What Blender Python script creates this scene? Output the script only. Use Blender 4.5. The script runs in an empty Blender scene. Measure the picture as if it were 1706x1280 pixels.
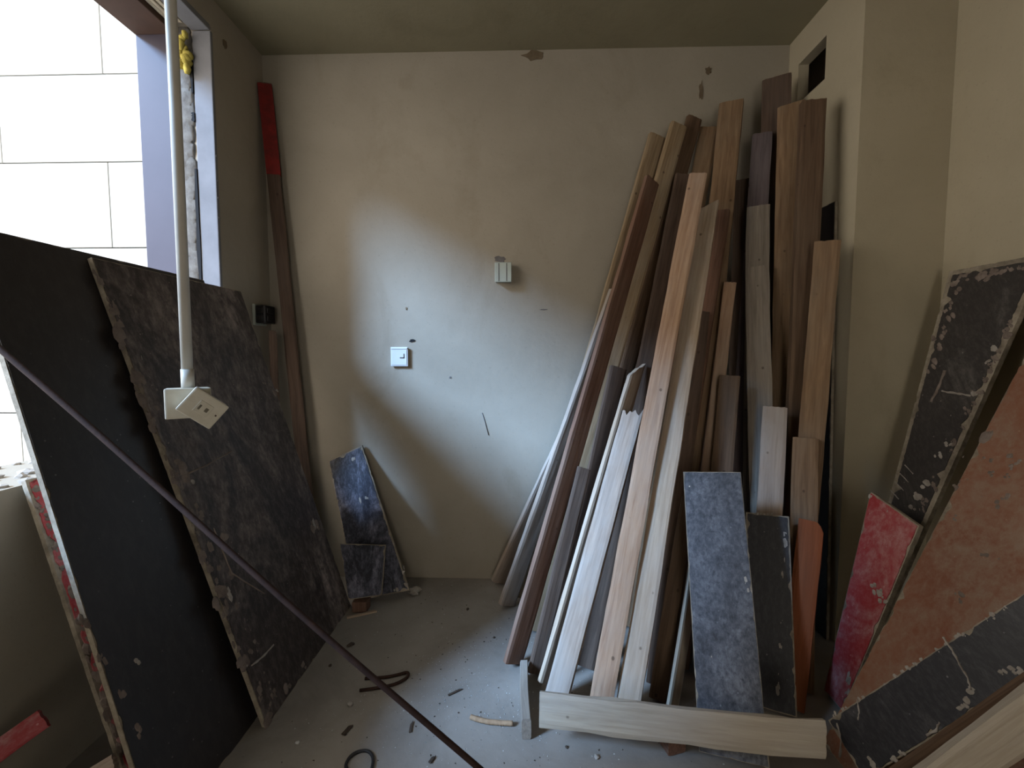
import bpy, bmesh, math, random
from mathutils import Vector, Matrix, noise

# ------------------------------------------------------------------ camera, sky, sun, exposure
FPX, EYE = 740.0, Vector((0.0, 0.0, 1.22))          # focal length in pixels of a 1706 x 1280 frame, eye point
PITCH = math.atan(47 / 740.0)
YAW = math.atan(21 / 740.0 * math.cos(PITCH))
sc = bpy.context.scene
COL = sc.collection
cam_data = bpy.data.cameras.new('camera')
cam_data.sensor_width = 36.0
cam_data.lens = FPX / 1706.0 * 36.0
cam_data.clip_start = 0.02
cam = bpy.data.objects.new('camera', cam_data)
COL.objects.link(cam)
cam.location = EYE
cam.rotation_euler = (math.pi / 2 - PITCH, 0, YAW)
sc.camera = cam

world = bpy.data.worlds.new('overcast_sky')
sc.world = world
world.use_nodes = True
wb = world.node_tree.nodes['Background']
wb.inputs['Color'].default_value = (1.0, 0.92, 0.81, 1)
wb.inputs['Strength'].default_value = 2.9

sun_data = bpy.data.lights.new('hazy_sun', 'SUN')
sun_data.energy = 8.0
sun_data.angle = math.radians(16)
sun_data.color = (0.37, 0.62, 1.0)
sun = bpy.data.objects.new('hazy_sun', sun_data)
COL.objects.link(sun)
sun.rotation_euler = Vector((1.45, 1.0, -1.12)).to_track_quat('-Z', 'Y').to_euler()
sun.location = (-6, -4, 6)

sc.view_settings.view_transform = 'Standard'
sc.view_settings.look = 'None'
sc.view_settings.gamma = 1.0
sc.view_settings.use_curve_mapping = False
sc.view_settings.exposure = 0.55

# ------------------------------------------------------------------ pixel geometry helpers
FW = Vector((-math.sin(YAW) * math.cos(PITCH), math.cos(YAW) * math.cos(PITCH), -math.sin(PITCH)))
RT = Vector((math.cos(YAW), math.sin(YAW), 0))
UP = RT.cross(FW)


def ray(px, py):
    return FW * FPX + RT * (px - 853) + UP * (640 - py)


def at(px, py, y):                       # the point seen at a pixel, at a distance y down the room
    d = ray(px, py)
    return EYE + d * (y / d.y)


def atx(px, py, x):                      # the same on a plane x = const (side walls)
    d = ray(px, py)
    return EYE + d * (x / d.x)


def flo(px, py, z=0.0):                  # the same on the floor
    d = ray(px, py)
    return EYE + d * ((z - EYE.z) / d.z)


def flo_line(a, b, y):                   # floor point at distance y under the image line a-b
    n = ray(*a).cross(ray(*b))
    return Vector((-(n.y * y + n.z * (-EYE.z)) / n.x, y, 0))


# ------------------------------------------------------------------ object helpers
def link(name, me, material=None, parent=None, mw=None):
    o = bpy.data.objects.new(name, me)
    COL.objects.link(o)
    if parent is not None:
        o.parent = parent
    if mw is not None:
        o.matrix_world = mw if parent is None else mw
    if material is not None and me is not None and not me.materials:
        me.materials.append(material)
    return o


def pydata(name, v, f, smooth=False):
    me = bpy.data.meshes.new(name)
    me.from_pydata([tuple(p) for p in v], [], f)
    bm = bmesh.new()
    bm.from_mesh(me)
    bmesh.ops.recalc_face_normals(bm, faces=bm.faces)
    bm.to_mesh(me)
    bm.free()
    if smooth:
        for p in me.polygons:
            p.use_smooth = True
    return me


def boxes(name, lst, bevel=0.0):
    """one mesh from axis-aligned boxes (x0,x1,y0,y1,z0,z1)"""
    bm = bmesh.new()
    for x0, x1, y0, y1, z0, z1 in lst:
        r = bmesh.ops.create_cube(bm, size=1)
        for v in r['verts']:
            v.co = Vector((x0 + (v.co.x + .5) * (x1 - x0), y0 + (v.co.y + .5) * (y1 - y0), z0 + (v.co.z + .5) * (z1 - z0)))
    if bevel:
        bmesh.ops.bevel(bm, geom=list(bm.edges), offset=bevel, segments=2, affect='EDGES', profile=0.6)
    me = bpy.data.meshes.new(name)
    bm.to_mesh(me)
    bm.free()
    return me


def tube(name, pts, r, n=8, flat=1.0):
    """round bar along points; r a number or a list"""
    pts = [Vector(p) for p in pts]
    rs = r if isinstance(r, (list, tuple)) else [r] * len(pts)
    v, f = [], []
    ref = Vector((0.13, 0.21, 0.97))
    for i, p in enumerate(pts):
        t = (pts[min(i + 1, len(pts) - 1)] - pts[max(i - 1, 0)]).normalized()
        a = t.cross(ref)
        if a.length < .1:
            a = t.cross(Vector((1, 0, 0)))
        a.normalize()
        b = t.cross(a)
        for k in range(n):
            q = 2 * math.pi * k / n
            v.append(p + a * math.cos(q) * rs[i] + b * math.sin(q) * rs[i] * flat)
    for i in range(len(pts) - 1):
        for k in range(n):
            f.append((i * n + k, i * n + (k + 1) % n, (i + 1) * n + (k + 1) % n, (i + 1) * n + k))
    f.append(tuple(range(n)))
    f.append(tuple((len(pts) - 1) * n + k for k in range(n)))
    return pydata(name, v, f, True)


def lump_into(bm, c, r, seed, squash=(1, 1, 1), sub=1, rot=None):
    rnd = random.Random(seed)
    res = bmesh.ops.create_icosphere(bm, subdivisions=sub, radius=1)
    R = rot if rot is not None else Matrix.Rotation(rnd.uniform(0, 6), 3, 'Z')
    for v in res['verts']:
        k = 1 + .35 * noise.noise(v.co * 1.7 + Vector((seed * 1.3, 0, 0))) + rnd.uniform(-.1, .1)
        q = Vector((v.co.x * squash[0], v.co.y * squash[1], v.co.z * squash[2])) * (r * k)
        v.co = Vector(c) + R @ q


def tag(o, label=None, cat=None, group=None, kind=None):
    if label:
        o['label'] = label
    if cat:
        o['category'] = cat
    if group:
        o['group'] = group
    if kind:
        o['kind'] = kind
    return o


def empty(name, mw):
    o = bpy.data.objects.new(name, None)
    COL.objects.link(o)
    o.empty_display_size = .05
    o.matrix_world = mw
    return o


def child(name, me, material, parent):
    """part given in the parent's own coordinates"""
    o = bpy.data.objects.new(name, me)
    COL.objects.link(o)
    o.parent = parent
    if not me.materials:
        me.materials.append(material)
    return o


# ------------------------------------------------------------------ materials
def lin(c):
    return tuple((x / 12.92 if x <= .04045 else ((x + .055) / 1.055) ** 2.4) for x in (c[0] / 255, c[1] / 255, c[2] / 255)) + (1,)


class NT:
    def __init__(s, name):
        s.m = bpy.data.materials.new(name)
        s.m.use_nodes = True
        s.t = s.m.node_tree
        s.b = s.t.nodes['Principled BSDF']

    def n(s, ty, **kw):
        x = s.t.nodes.new(ty)
        for k, v in kw.items():
            setattr(x, k, v)
        return x

    def l(s, a, b):
        s.t.links.new(a, b)

    def coords(s, scale=(1, 1, 1), world=False):
        tc = s.n('ShaderNodeTexCoord')
        mp = s.n('ShaderNodeMapping')
        mp.inputs['Scale'].default_value = scale
        s.l(tc.outputs['Object'], mp.inputs['Vector'])
        if not world:
            oi = s.n('ShaderNodeObjectInfo')
            mu = s.n('ShaderNodeMath', operation='MULTIPLY')
            mu.inputs[1].default_value = 37.0
            s.l(oi.outputs['Random'], mu.inputs[0])
            cb = s.n('ShaderNodeCombineXYZ')
            for i in range(3):
                s.l(mu.outputs[0], cb.inputs[i])
            s.l(cb.outputs[0], mp.inputs['Location'])
        return mp.outputs['Vector']

    def noise(s, vec, scale, detail=5, rough=.55, dist=0.0):
        x = s.n('ShaderNodeTexNoise')
        x.inputs['Scale'].default_value = scale
        x.inputs['Detail'].default_value = detail
        x.inputs['Roughness'].default_value = rough
        x.inputs['Distortion'].default_value = dist
        s.l(vec, x.inputs['Vector'])
        return x.outputs['Fac']

    def ramp(s, fac, lo, hi):
        x = s.n('ShaderNodeMapRange')
        x.inputs['From Min'].default_value = lo
        x.inputs['From Max'].default_value = hi
        s.l(fac, x.inputs['Value'])
        return x.outputs['Result']

    def mix(s, fac, a, b):
        x = s.n('ShaderNodeMix', data_type='RGBA')
        if isinstance(fac, float):
            x.inputs[0].default_value = fac
        else:
            s.l(fac, x.inputs[0])
        for k, c in ((6, a), (7, b)):
            if isinstance(c, tuple):
                x.inputs[k].default_value = c
            else:
                s.l(c, x.inputs[k])
        return x.outputs[2]

    def mul(s, a, k):
        x = s.n('ShaderNodeMath', operation='MULTIPLY')
        s.l(a, x.inputs[0])
        if isinstance(k, (int, float)):
            x.inputs[1].default_value = k
        else:
            s.l(k, x.inputs[1])
        return x.outputs[0]

    def done(s, colour, rough=.8, bump=None, strength=.3, dist=.004, spec=.3):
        if isinstance(colour, tuple):
            s.b.inputs['Base Color'].default_value = colour
        else:
            s.l(colour, s.b.inputs['Base Color'])
        if isinstance(rough, (int, float)):
            s.b.inputs['Roughness'].default_value = rough
        else:
            s.l(rough, s.b.inputs['Roughness'])
        s.b.inputs['Specular IOR Level'].default_value = spec
        if bump is not None:
            bp = s.n('ShaderNodeBump')
            bp.inputs['Strength'].default_value = strength
            bp.inputs['Distance'].default_value = dist
            s.l(bump, bp.inputs['Height'])
            s.l(bp.outputs['Normal'], s.b.inputs['Normal'])
        return s.m


def plaster(name, c1, c2, stain=None, smin=.56, smax=.72, scale=1.6):
    t = NT(name)
    v = t.coords(world=True)
    a = t.noise(v, scale, 6, .6, .4)
    f = t.noise(v, 90, 4, .6)
    c = t.mix(t.ramp(a, .3, .7), lin(c1), lin(c2))
    if stain:
        vs = t.coords((1, 1, .55), world=True)
        c = t.mix(t.mul(t.ramp(t.noise(vs, 2.3, 7, .68, .6), smin, smax), .42), c, lin(stain))
    c = t.mix(t.mul(t.ramp(f, .62, .8), .25), c, lin((60, 55, 48)))
    return t.done(c, .92, t.noise(v, 26, 6, .65), .25, .006, .2)


def wood(name, dark, light, grey=(150, 142, 132), greyamt=.5, spots=.6):
    t = NT(name)
    v = t.coords((1, 1, .055))
    vb = t.coords((1, 1, .35))
    g = t.noise(v, 75, 6, .62, .6)
    g2 = t.noise(v, 260, 3, .5)
    c = t.mix(t.ramp(g, .28, .72), lin(dark), lin(light))
    c = t.mix(t.mul(t.ramp(g2, .5, .8), .35), c, lin(dark))
    c = t.mix(t.mul(t.ramp(t.noise(vb, 7, 5, .6), .42, .72), greyamt), c, lin(grey))
    vo = t.n('ShaderNodeTexVoronoi')
    vo.inputs['Scale'].default_value = 13
    t.l(t.coords((1, .3, .8)), vo.inputs['Vector'])
    sp = t.ramp(vo.outputs['Distance'], .085, .05)
    c = t.mix(t.mul(sp, spots), c, lin((52, 38, 28)))
    return t.done(c, .82, g, .28, .003, .25)


def film(name, base, tint, dust, amt=.6, gloss=.45, lo=.52, hi=.78, scale=3.0, streak=(1, 1, .45)):
    """phenolic film facing: dark, half gloss, with cement dust and scratches"""
    t = NT(name)
    v = t.coords()
    vs = t.coords(streak)
    c = t.mix(t.ramp(t.noise(v, 2.2, 5, .6), .3, .7), lin(base), lin(tint))
    d1 = t.ramp(t.noise(vs, scale, 9, .72, .8), lo, hi)
    d = t.mul(d1, t.ramp(t.noise(v, scale * 5, 5, .7), .3, .65))
    c = t.mix(t.mul(d, amt), c, lin(dust))
    ma = t.n('ShaderNodeMath', operation='MULTIPLY_ADD')
    t.l(d1, ma.inputs[0]); ma.inputs[1].default_value = .65; ma.inputs[2].default_value = .22
    fine = t.mul(t.ramp(t.noise(vs, scale * 8 + 20, 9, .78, .3), .46, .66), ma.outputs[0])
    c = t.mix(t.mul(fine, amt), c, lin(dust))
    vo = t.n('ShaderNodeTexVoronoi')
    vo.inputs['Scale'].default_value = 34
    t.l(v, vo.inputs['Vector'])
    c = t.mix(t.mul(t.mul(t.ramp(vo.outputs['Distance'], .10, .06), t.ramp(t.noise(v, 9, 3, .6), .45, .6)), .5), c, lin(tuple(min(230, x * 1.15) for x in dust)))
    rr = t.n('ShaderNodeMapRange')
    rr.inputs['To Min'].default_value = gloss
    rr.inputs['To Max'].default_value = .9
    t.l(d1, rr.inputs['Value'])
    return t.done(c, rr.outputs['Result'], t.noise(v, 40, 5, .6), .12, .003, .4)


def plain(name, c, rough=.6, c2=None, scale=12, spec=.4, metal=0.0, bump=.1):
    t = NT(name)
    v = t.coords()
    col = t.mix(t.ramp(t.noise(v, scale, 5, .6), .35, .7), lin(c), lin(c2 or tuple(x * .8 for x in c)))
    t.b.inputs['Metallic'].default_value = metal
    return t.done(col, rough, t.noise(v, scale * 4, 4, .6), bump, .002, spec)


def plies(name):
    t = NT(name)
    v = t.coords((1, 1, 1))
    c = t.mix(t.ramp(t.noise(v, 30, 6, .7), .3, .7), lin((122, 112, 98)), lin((166, 156, 140)))
    c = t.mix(t.mul(t.ramp(t.noise(v, 9, 4, .6), .5, .7), .6), c, lin((62, 52, 44)))
    return t.done(c, .9, t.noise(v, 120, 4, .6), .4, .003, .2)


M = {}
M['wall'] = plaster('wall_plaster', (148, 140, 127), (162, 154, 141), (130, 120, 104))
M['ceiling'] = plaster('ceiling_plaster', (134, 127, 105), (148, 141, 118), (118, 110, 88), .5, .7, 1.1)
M['wall_r'] = plaster('side_wall_plaster', (170, 160, 138), (182, 172, 150), (154, 144, 120))
M['floor'] = plaster('floor_screed', (134, 128, 121), (152, 146, 139), (112, 105, 98), .5, .68, 3.0)
M['reveal'] = plain('white_reveal_plaster', (126, 126, 130), .9, (112, 112, 116), 7)
M['mottled'] = plain('mottled_reveal', (118, 114, 108), .95, (84, 78, 72), 28, bump=.5)
M['purple'] = plain('mauve_board', (66, 60, 72), .6, (61, 55, 67), 4)
M['soffit'] = plain('brown_soffit', (84, 62, 52), .8, (70, 52, 44), 6)
M['cream'] = plain('cream_foam', (206, 196, 176), .9, (168, 156, 136), 14, bump=.4)
M['foam'] = plain('yellow_foam', (206, 190, 96), .95, (140, 128, 62), 22, bump=.6)
M['black'] = plain('dark_gap', (22, 21, 24), .9, (14, 13, 14))
M['stain'] = plain('brown_stain', (98, 84, 66), .95, (118, 104, 86), 20)
M['scuff'] = plain('grey_scuff', (112, 108, 108), .95, (92, 88, 86), 20)
M['facade'] = plain('white_facade_panel', (172, 171, 164), .8, (164, 163, 157), 1.5, bump=.05)
M['joint'] = plain('facade_joint', (62, 63, 64), .9)
M['pvc'] = plain('white_pvc', (196, 192, 182), .45, (182, 177, 166), 9)
M['pvc2'] = plain('aged_white_plastic', (206, 202, 188), .5, (188, 182, 166), 20)
M['slot'] = plain('socket_slot', (120, 114, 100), .7)
M['switch'] = plain('switch_plastic', (206, 210, 214), .35, (196, 200, 206), 5)
M['boxp'] = plain('surface_box_plastic', (176, 182, 172), .45, (160, 166, 156), 5)
M['blackp'] = plain('black_plastic', (30, 27, 28), .4, (22, 20, 20))
M['rust'] = plain('rusty_steel', (44, 30, 25), .85, (58, 40, 32), 35, .2, .0, .4)
M['wire'] = plain('black_wire', (40, 38, 38), .6)
M['cord'] = plain('tan_cord', (166, 138, 110), .8, (138, 112, 86), 60)
M['mortar'] = plain('dried_mortar', (168, 162, 154), .95, (132, 124, 116), 30, bump=.6)
M['dirt'] = plain('dirty_mortar', (130, 118, 110), .95, (98, 86, 79), 24, bump=.6)
M['grit'] = plain('pale_grit', (196, 196, 194), .8, (160, 158, 154), 9)
M['chip'] = plain('dark_chip', (58, 48, 42), .9, (78, 66, 56), 30)
M['plies'] = plies('plywood_plies')
M['film_a'] = film('film_scuffed_black', (40, 36, 35), (54, 45, 42), (158, 145, 138), 1.0, .5, .45, .68, 3.2)
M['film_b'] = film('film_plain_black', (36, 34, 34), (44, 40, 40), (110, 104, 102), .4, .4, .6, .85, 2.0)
M['film_blue'] = film('film_dusty_slate', (42, 44, 50), (54, 57, 65), (136, 138, 145), .75, .5, .36, .7, 9.0, (1, 1, .6))
M['film_ink'] = film('film_ink_blue', (28, 30, 38), (36, 40, 54), (150, 150, 168), .85, .45, .47, .66, 7.0)
M['film_strip'] = film('film_dark_strip', (36, 36, 40), (44, 44, 49), (136, 134, 136), .55, .45, .56, .85, 7.0)
M['film_red'] = film('red_painted_film', (150, 44, 50), (164, 62, 66), (190, 160, 158), .85, .6, .45, .68, 6.0, (1, 1, .7))
M['film_brown'] = film('brown_dusty_face', (126, 78, 58), (138, 94, 72), (148, 128, 112), .95, .75, .38, .62, 4.0, (1, 1, .8))
M['film_r'] = film('film_black_patchy', (46, 43, 42), (54, 50, 48), (142, 136, 130), .5, .5, .55, .8, 7.0)
W = {
    'tawny': wood('tawny_pine', (142, 110, 88), (184, 154, 128), (174, 160, 148), .55),
    'pale': wood('pale_pine', (150, 130, 110), (188, 170, 150), (176, 168, 160), .6),
    'greypine': wood('greyed_pine', (132, 116, 104), (172, 156, 142), (166, 160, 154), .75),
    'olive': wood('olive_board', (120, 100, 76), (164, 142, 114), (150, 142, 128), .6),
    'redbrown': wood('red_brown_board', (88, 62, 50), (124, 94, 78), (124, 108, 96), .4),
    'brown': wood('brown_board', (102, 80, 60), (142, 116, 90), (126, 114, 98), .5),
    'darkbrown': wood('dark_brown_board', (68, 54, 45), (98, 80, 68), (96, 86, 80), .4),
    'umber': wood('umber_board', (78, 60, 47), (112, 90, 71), (98, 88, 76), .4),
    'purple': wood('purplish_board', (74, 64, 66), (108, 96, 98), (110, 104, 106), .5),
    'grey': wood('weathered_grey_board', (112, 102, 92), (150, 140, 128), (146, 140, 134), .7),
    'orange': wood('orange_painted_wood', (122, 66, 38), (146, 84, 52), (126, 88, 66), .35, .15),
    'cream': wood('cream_board', (150, 138, 122), (180, 170, 154), (170, 164, 156), .6),
}

# ------------------------------------------------------------------ the room shell
H, YB, XL, XR = 2.77, 2.36, -1.36, 1.675       # ceiling height, back wall, left wall, right wall
XC, YC = 1.322, 1.855                           # flue chase: side face and front face
YR = -2.2                                     # wall behind the camera
WY0, WY1, WZ0, WZ1, WT = 0.12, 1.98, 0.87, 2.64, 0.305   # window opening in the left wall, wall thickness
XO = XL - WT


def struct(name, me, material):
    o = link(name, me, material)
    o['kind'] = 'structure'
    return o


struct('floor', boxes('floor', [(XO, XR + .15, YR - .15, YB + .2, -.15, 0)]), M['floor'])
struct('ceiling', boxes('ceiling', [(XO, XR + .15, YR - .15, YB + .2, H, H + .15)]), M['ceiling'])
wall_back = struct('wall_back', boxes('wall_back', [(XO, XR + .15, YB, YB + .2, 0, H)]), M['wall'])
wall_left = struct('wall_left', boxes('wall_left', [
    (XO, XL, YR, WY0, 0, H), (XO, XL, WY1, YB, 0, H), (XO, XL, WY0, WY1, 0, WZ0), (XO, XL, WY0, WY1, WZ1, H)]), M['wall'])
struct('wall_right', boxes('wall_right', [(XR, XR + .15, YR, YB, 0, H)]), M['wall_r'])
struct('wall_rear', boxes('wall_rear', [(XO, -.1, YR - .15, YR, 0, H), (.7, XR + .15, YR - .15, YR, 0, H), (-.1, .7, YR - .15, YR, 2.05, H)]), M['wall'])
# flue chase with its square exhaust hole high in the side facing the window
hy0, hy1, hz0, hz1 = 2.08, 2.28, 2.44, 2.625
flue = struct('wall_flue', boxes('wall_flue', [
    (XC, XR, YC, YC + .04, 0, H),
    (XC, XC + .05, YC + .04, hy0, 0, H), (XC, XC + .05, hy1, YB, 0, H),
    (XC, XC + .05, hy0, hy1, 0, hz0), (XC, XC + .05, hy0, hy1, hz1, H)]), M['wall_r'])

# marks on the walls (flat holes and scuffs with a shape of their own)
def blot(px, py, r, material, on='back', sx=1.0, sy=1.0, seed=1, parent=None, name='stain'):
    rnd = random.Random(seed)
    n = 14
    pts = []
    for k in range(n):
        a = 2 * math.pi * k / n
        q = r * (1 + rnd.uniform(-.3, .3))
        if on == 'back':
            p = at(px, py, YB) + Vector((math.cos(a) * q * sx, 0, math.sin(a) * q * sy))
            d = Vector((0, -1, 0))
        else:
            p = atx(px, py, XL) + Vector((0, math.cos(a) * q * sx, math.sin(a) * q * sy))
            d = Vector((1, 0, 0))
        pts.append((p, d))
    v = [p + d * .0025 for p, d in pts] + [p - d * .004 for p, d in pts]
    f = [tuple(range(n))] + [(i, (i + 1) % n, n + (i + 1) % n, n + i) for i in range(n)]
    return child(name, pydata(name, v, f), material, parent)


blot(889, 92, .045, M['stain'], 'back', 1.2, .5, 3, wall_back)
blot(375, 74, .018, M['stain'], 'left', .8, 1.2, 4, wall_left)
blot(687, 568, .012, M['black'], 'back', 1.3, .6, 5, wall_back)
blot(677, 514, .008, M['stain'], 'back', .5, 1, 6, wall_back)
blot(750, 629, .006, M['scuff'], 'back', 1, 1, 7, wall_back)
blot(1180, 118, .02, M['stain'], 'back', .7, 1.0, 8, wall_back)
blot(1168, 152, .03, M['stain'], 'back', .35, 1.5, 9, wall_back)
blot(833, 432, .03, M['scuff'], 'back', 1.0, .5, 10, wall_back)
blot(906, 516, .02, M['scuff'], 'back', 1.0, .15, 12, wall_back)
sm = tube('scratch', [at(803, 688, YB - .0015), at(807, 700, YB - .0015), at(814, 725, YB - .0015)], .0022, 5)
child('scratch', sm, M['scuff'], wall_back)

# ------------------------------------------------------------------ window: reveals, lining boards, crumbling sill
win = empty('window_1', Matrix.Translation((XL, WY1, WZ0)))
win['kind'] = 'structure'


def wchild(name, lst, material, bevel=0.0):
    me = boxes(name, lst, bevel)
    me.transform(Matrix.Translation((-XL, -WY1, -WZ0)))
    return child(name, me, material, win)


z0, z1 = WZ0, WZ1
wchild('plaster_reveal', [(XL - .078, XL + .003, WY1 - .012, WY1 + .004, z0, z1 - .02)], M['reveal'], .004)
wchild('plaster_head', [(XL - .078, XL + .003, WY0, WY1 - .012, z1 - .02, z1 + .004)], M['reveal'], .004)
wchild('outer_reveal_board', [(XO - .02, XL - .158, WY1 - .014, WY1 + .004, z0, z1 - .03)], M['purple'], .003)
wchild('outer_head_board', [(XO - .02, XL - .150, WY0, WY1 - .014, z1 - .035, z1 + .004)], M['soffit'], .003)
for i, x in enumerate((XL - .095, XL - .115, XL - .136)):
    wchild('foam_strip', [(x - .008, x + .008, WY0, WY1 - .05, z1 - .016 - .004 * (i % 2), z1 + .002)], M['cream'], .003)
# mottled plaster between the two linings, with open dark slots beside it
bm = bmesh.new()
rnd = random.Random(5)
for k in range(46):
    z = z0 + (z1 - z0) * (k + .5) / 46
    lump_into(bm, (XL - .124 + rnd.uniform(-.008, .008), WY1 - .003, z), rnd.uniform(.030, .040), k, (1.0, .16, 1.6), 2, Matrix.Identity(3))
me = bpy.data.meshes.new('rough_plaster'); bm.to_mesh(me); bm.free()
for p in me.polygons:
    p.use_smooth = True
me.transform(Matrix.Translation((-XL, -WY1, -WZ0)))
child('rough_plaster', me, M['mottled'], win)
for zz0, zz1, wd in ((2.36, 2.50, .008), (2.24, 2.28, .010), (z0, 2.04, .012)):
    n = 10
    v, f = [], []
    for i in range(n + 1):
        z = zz0 + (zz1 - zz0) * i / n
        w = wd * (.55 + .7 * rnd.random()) * (1 if 0 < i < n else .4)
        for x in (XL - .083 - w, XL - .083 + w * .4):
            v.append((x - XL, -.0155, z - z0)); v.append((x - XL, .002, z - z0))
    for i in range(n):
        a = i * 4
        f += [(a, a + 2, a + 6, a + 4), (a, a + 4, a + 5, a + 1), (a + 2, a + 3, a + 7, a + 6)]
    child('open_slot', pydata('open_slot', v, f), M['black'], win)
bm = bmesh.new()
for k in range(11):
    lump_into(bm, (XL - .10 + rnd.uniform(-.03, .02), WY1 - .02 - rnd.random() * .02, 2.585 - k * .013), rnd.uniform(.012, .024), 60 + k, (1, .6, 1), 2)
me = bpy.data.meshes.new('expanding_foam'); bm.to_mesh(me); bm.free()
me.transform(Matrix.Translation((-XL, -WY1, -WZ0)))
for p in me.polygons:
    p.use_smooth = True
child('expanding_foam', me, M['foam'], win)
bm = bmesh.new()
for k in range(150):
    lump_into(bm, (XL - rnd.random() * WT * .95, WY0 + .02 + (WY1 - WY0 - .06) * rnd.random(), WZ0 + .003), rnd.uniform(.008, .026), 100 + k, (1, 1, .5), 1)
me = bpy.data.meshes.new('sill_rubble'); bm.to_mesh(me); bm.free()
me.transform(Matrix.Translation((-XL, -WY1, -WZ0)))
tag(child('sill_rubble', me, M['mortar'], win), kind='stuff')
bm = bmesh.new()
for k, (px, py) in enumerate(((358, 300), (360, 362), (361, 330), (357, 258))):
    p = atx(px, py, XL)
    lump_into(bm, (XL, WY1 - .004, p.z), .007, 300 + k, (1, 1, 1.3))
me = bpy.data.meshes.new('corner_crumbs'); bm.to_mesh(me); bm.free()
me.transform(Matrix.Translation((-XL, -WY1, -WZ0)))
child('corner_crumbs', me, M['reveal'], win)

# ------------------------------------------------------------------ the neighbouring facade outside
YF = 3.20
fac = struct('wall_outside', boxes('wall_outside', [(-8.0, XO + .02, YF + .022, YF + .2, -3.0, 7.0)]), M['joint'])
struct('wall_outside_return', boxes('wall_outside_return', [(XO, XO + .15, YB, YF + .022, -3.0, 7.0)]), M['facade'])
struct('ground_outside', boxes('ground_outside', [(-14, XO, -8, YF + .2, -3.2, -3.0)]), M['floor'])
PH, PW = .605, 1.52
pm = boxes('facade_panel', [(.0045, PW - .0045, 0, .03, .0045, PH - .0045)], .003)
r = 0
for i in range(-6, 6):
    zb = 2.607 + i * PH
    off = -3.77 if i % 2 == 0 else -2.99
    x = off - 3 * PW
    while x < XO - .05:
        if x + PW > XO - .02:
            me = boxes('facade_panel_end', [(.0045, XO - .004 - x, 0, .03, .0045, PH - .0045)], .003)
        else:
            me = pm
        o = child('facade_panel', me, M['facade'], fac)
        o.location = (x, YF - .006, zb)
        x += PW

# ------------------------------------------------------------------ timber
def plank_mesh(name, L, w, t, seed, top='flat', slant=0.0, bow=.003, notch=None, rough=.0012):
    """board along +z, wide face at -y; subdivided, slightly bowed, worn arrises"""
    rnd = random.Random(seed)
    nu = 8
    nl = max(4, int(L / .07))
    us = [-.5 + i / nu for i in range(nu + 1)]
    off = [[Vector((seed * 1.7, s * 9.1, 0)) for s in (0, 1)]]
    v, f = [], []
    R = 2 * (nu + 1)
    ends = []
    for u in us:
        e = slant * u
        if top == 'broken':
            e += -abs(noise.noise(Vector((u * 9 + seed, 0, 3)))) * .16 - rnd.random() * .05
        elif top == 'spike':
            e += -(.5 - u) * .10 - rnd.random() * .012
        elif top == 'round':
            e += -max(0, (u - .12) / .38) ** 2.4 * w * .45
        else:
            e += rnd.uniform(-.0015, .0015)
        ends.append(e)
    bx = bow * rnd.uniform(-1, 1)
    by = bow * rnd.uniform(-1, 1)
    for i in range(nl + 1):
        s = i / nl
        k = 4 * s * (1 - s)
        for side in (-1, 1):
            for j, u in enumerate(us):
                c = .0
                if abs(u) > .49:
                    c = min(.003, t * .12)
                x = u * w - math.copysign(c, u) * (1 if abs(u) > .49 else 0) * .0
                y = side * (t / 2 - c)
                x += bx * k
                y += by * k
                if abs(u) > .49:
                    x += noise.noise(Vector((s * L * 9, seed * 3.1 + side, u * 5))) * rough * 2.2
                    if notch and u > 0 and notch[0] < s * L < notch[1]:
                        x -= notch[2]
                y += noise.noise(Vector((s * L * 6, u * 4, seed * 2.3 + side))) * rough
                z = s * L
                if s > .999:
                    z = L + ends[j] + (rnd.uniform(-.01, .01) if top == 'broken' else 0)
                elif i == nl - 1 and min(ends) < -.05:
                    z = L - .07 + min(0, ends[j] + .02) * 1.0 - .02
                v.append(Vector((x, y, z)))
    n1 = nu + 1
    for i in range(nl):
        a, b = i * R, (i + 1) * R
        for j in range(nu):
            f.append((a + j, a + j + 1, b + j + 1, b + j))
            f.append((a + n1 + j + 1, a + n1 + j, b + n1 + j, b + n1 + j + 1))
        f.append((a + nu, a + n1 + nu, b + n1 + nu, b + nu))
        f.append((a, b, b + n1, a + n1))
    for a in (0, nl * R):
        for j in range(nu):
            f.append((a + j, a + n1 + j, a + n1 + j + 1, a + j + 1) if a == 0 else (a + j, a + j + 1, a + n1 + j + 1, a + n1 + j))
    return pydata(name, v, f)


def axes(B, T, roll):
    z = (T - B).normalized()
    n = EYE - (B + T) / 2
    n = (n - z * n.dot(z)).normalized()
    n = Matrix.Rotation(math.radians(roll), 3, z) @ n
    y = -n
    x = y.cross(z)
    return x, y, z


def plank_between(name, B, T, w, t, roll, material, label, seed, cat='plank', group=None, lift=True, **kw):
    x, y, z = axes(B, T, roll)
    if lift:
        B = B + z * ((abs(x.z) * w / 2 + abs(y.z) * t / 2) / z.z + .001)
    L = (T - B).length
    me = plank_mesh(name, L, w, t, seed, **kw)
    mw = Matrix((x, y, z)).transposed().to_4x4()
    mw.translation = B
    o = link(name, me, material, None, mw)
    return tag(o, label, cat, group)


PILE = 'boards leaning in the lumber pile'
def P(tp, low, w, t, roll, db, dt, mat, label, seed, name='plank', **kw):
    T = at(tp[0], tp[1], dt)
    B = flo_line(tp, low, db)
    return plank_between(name, B, T, w, t, roll, W[mat] if mat in W else M[mat], label, seed, group=PILE, **kw)


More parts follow.
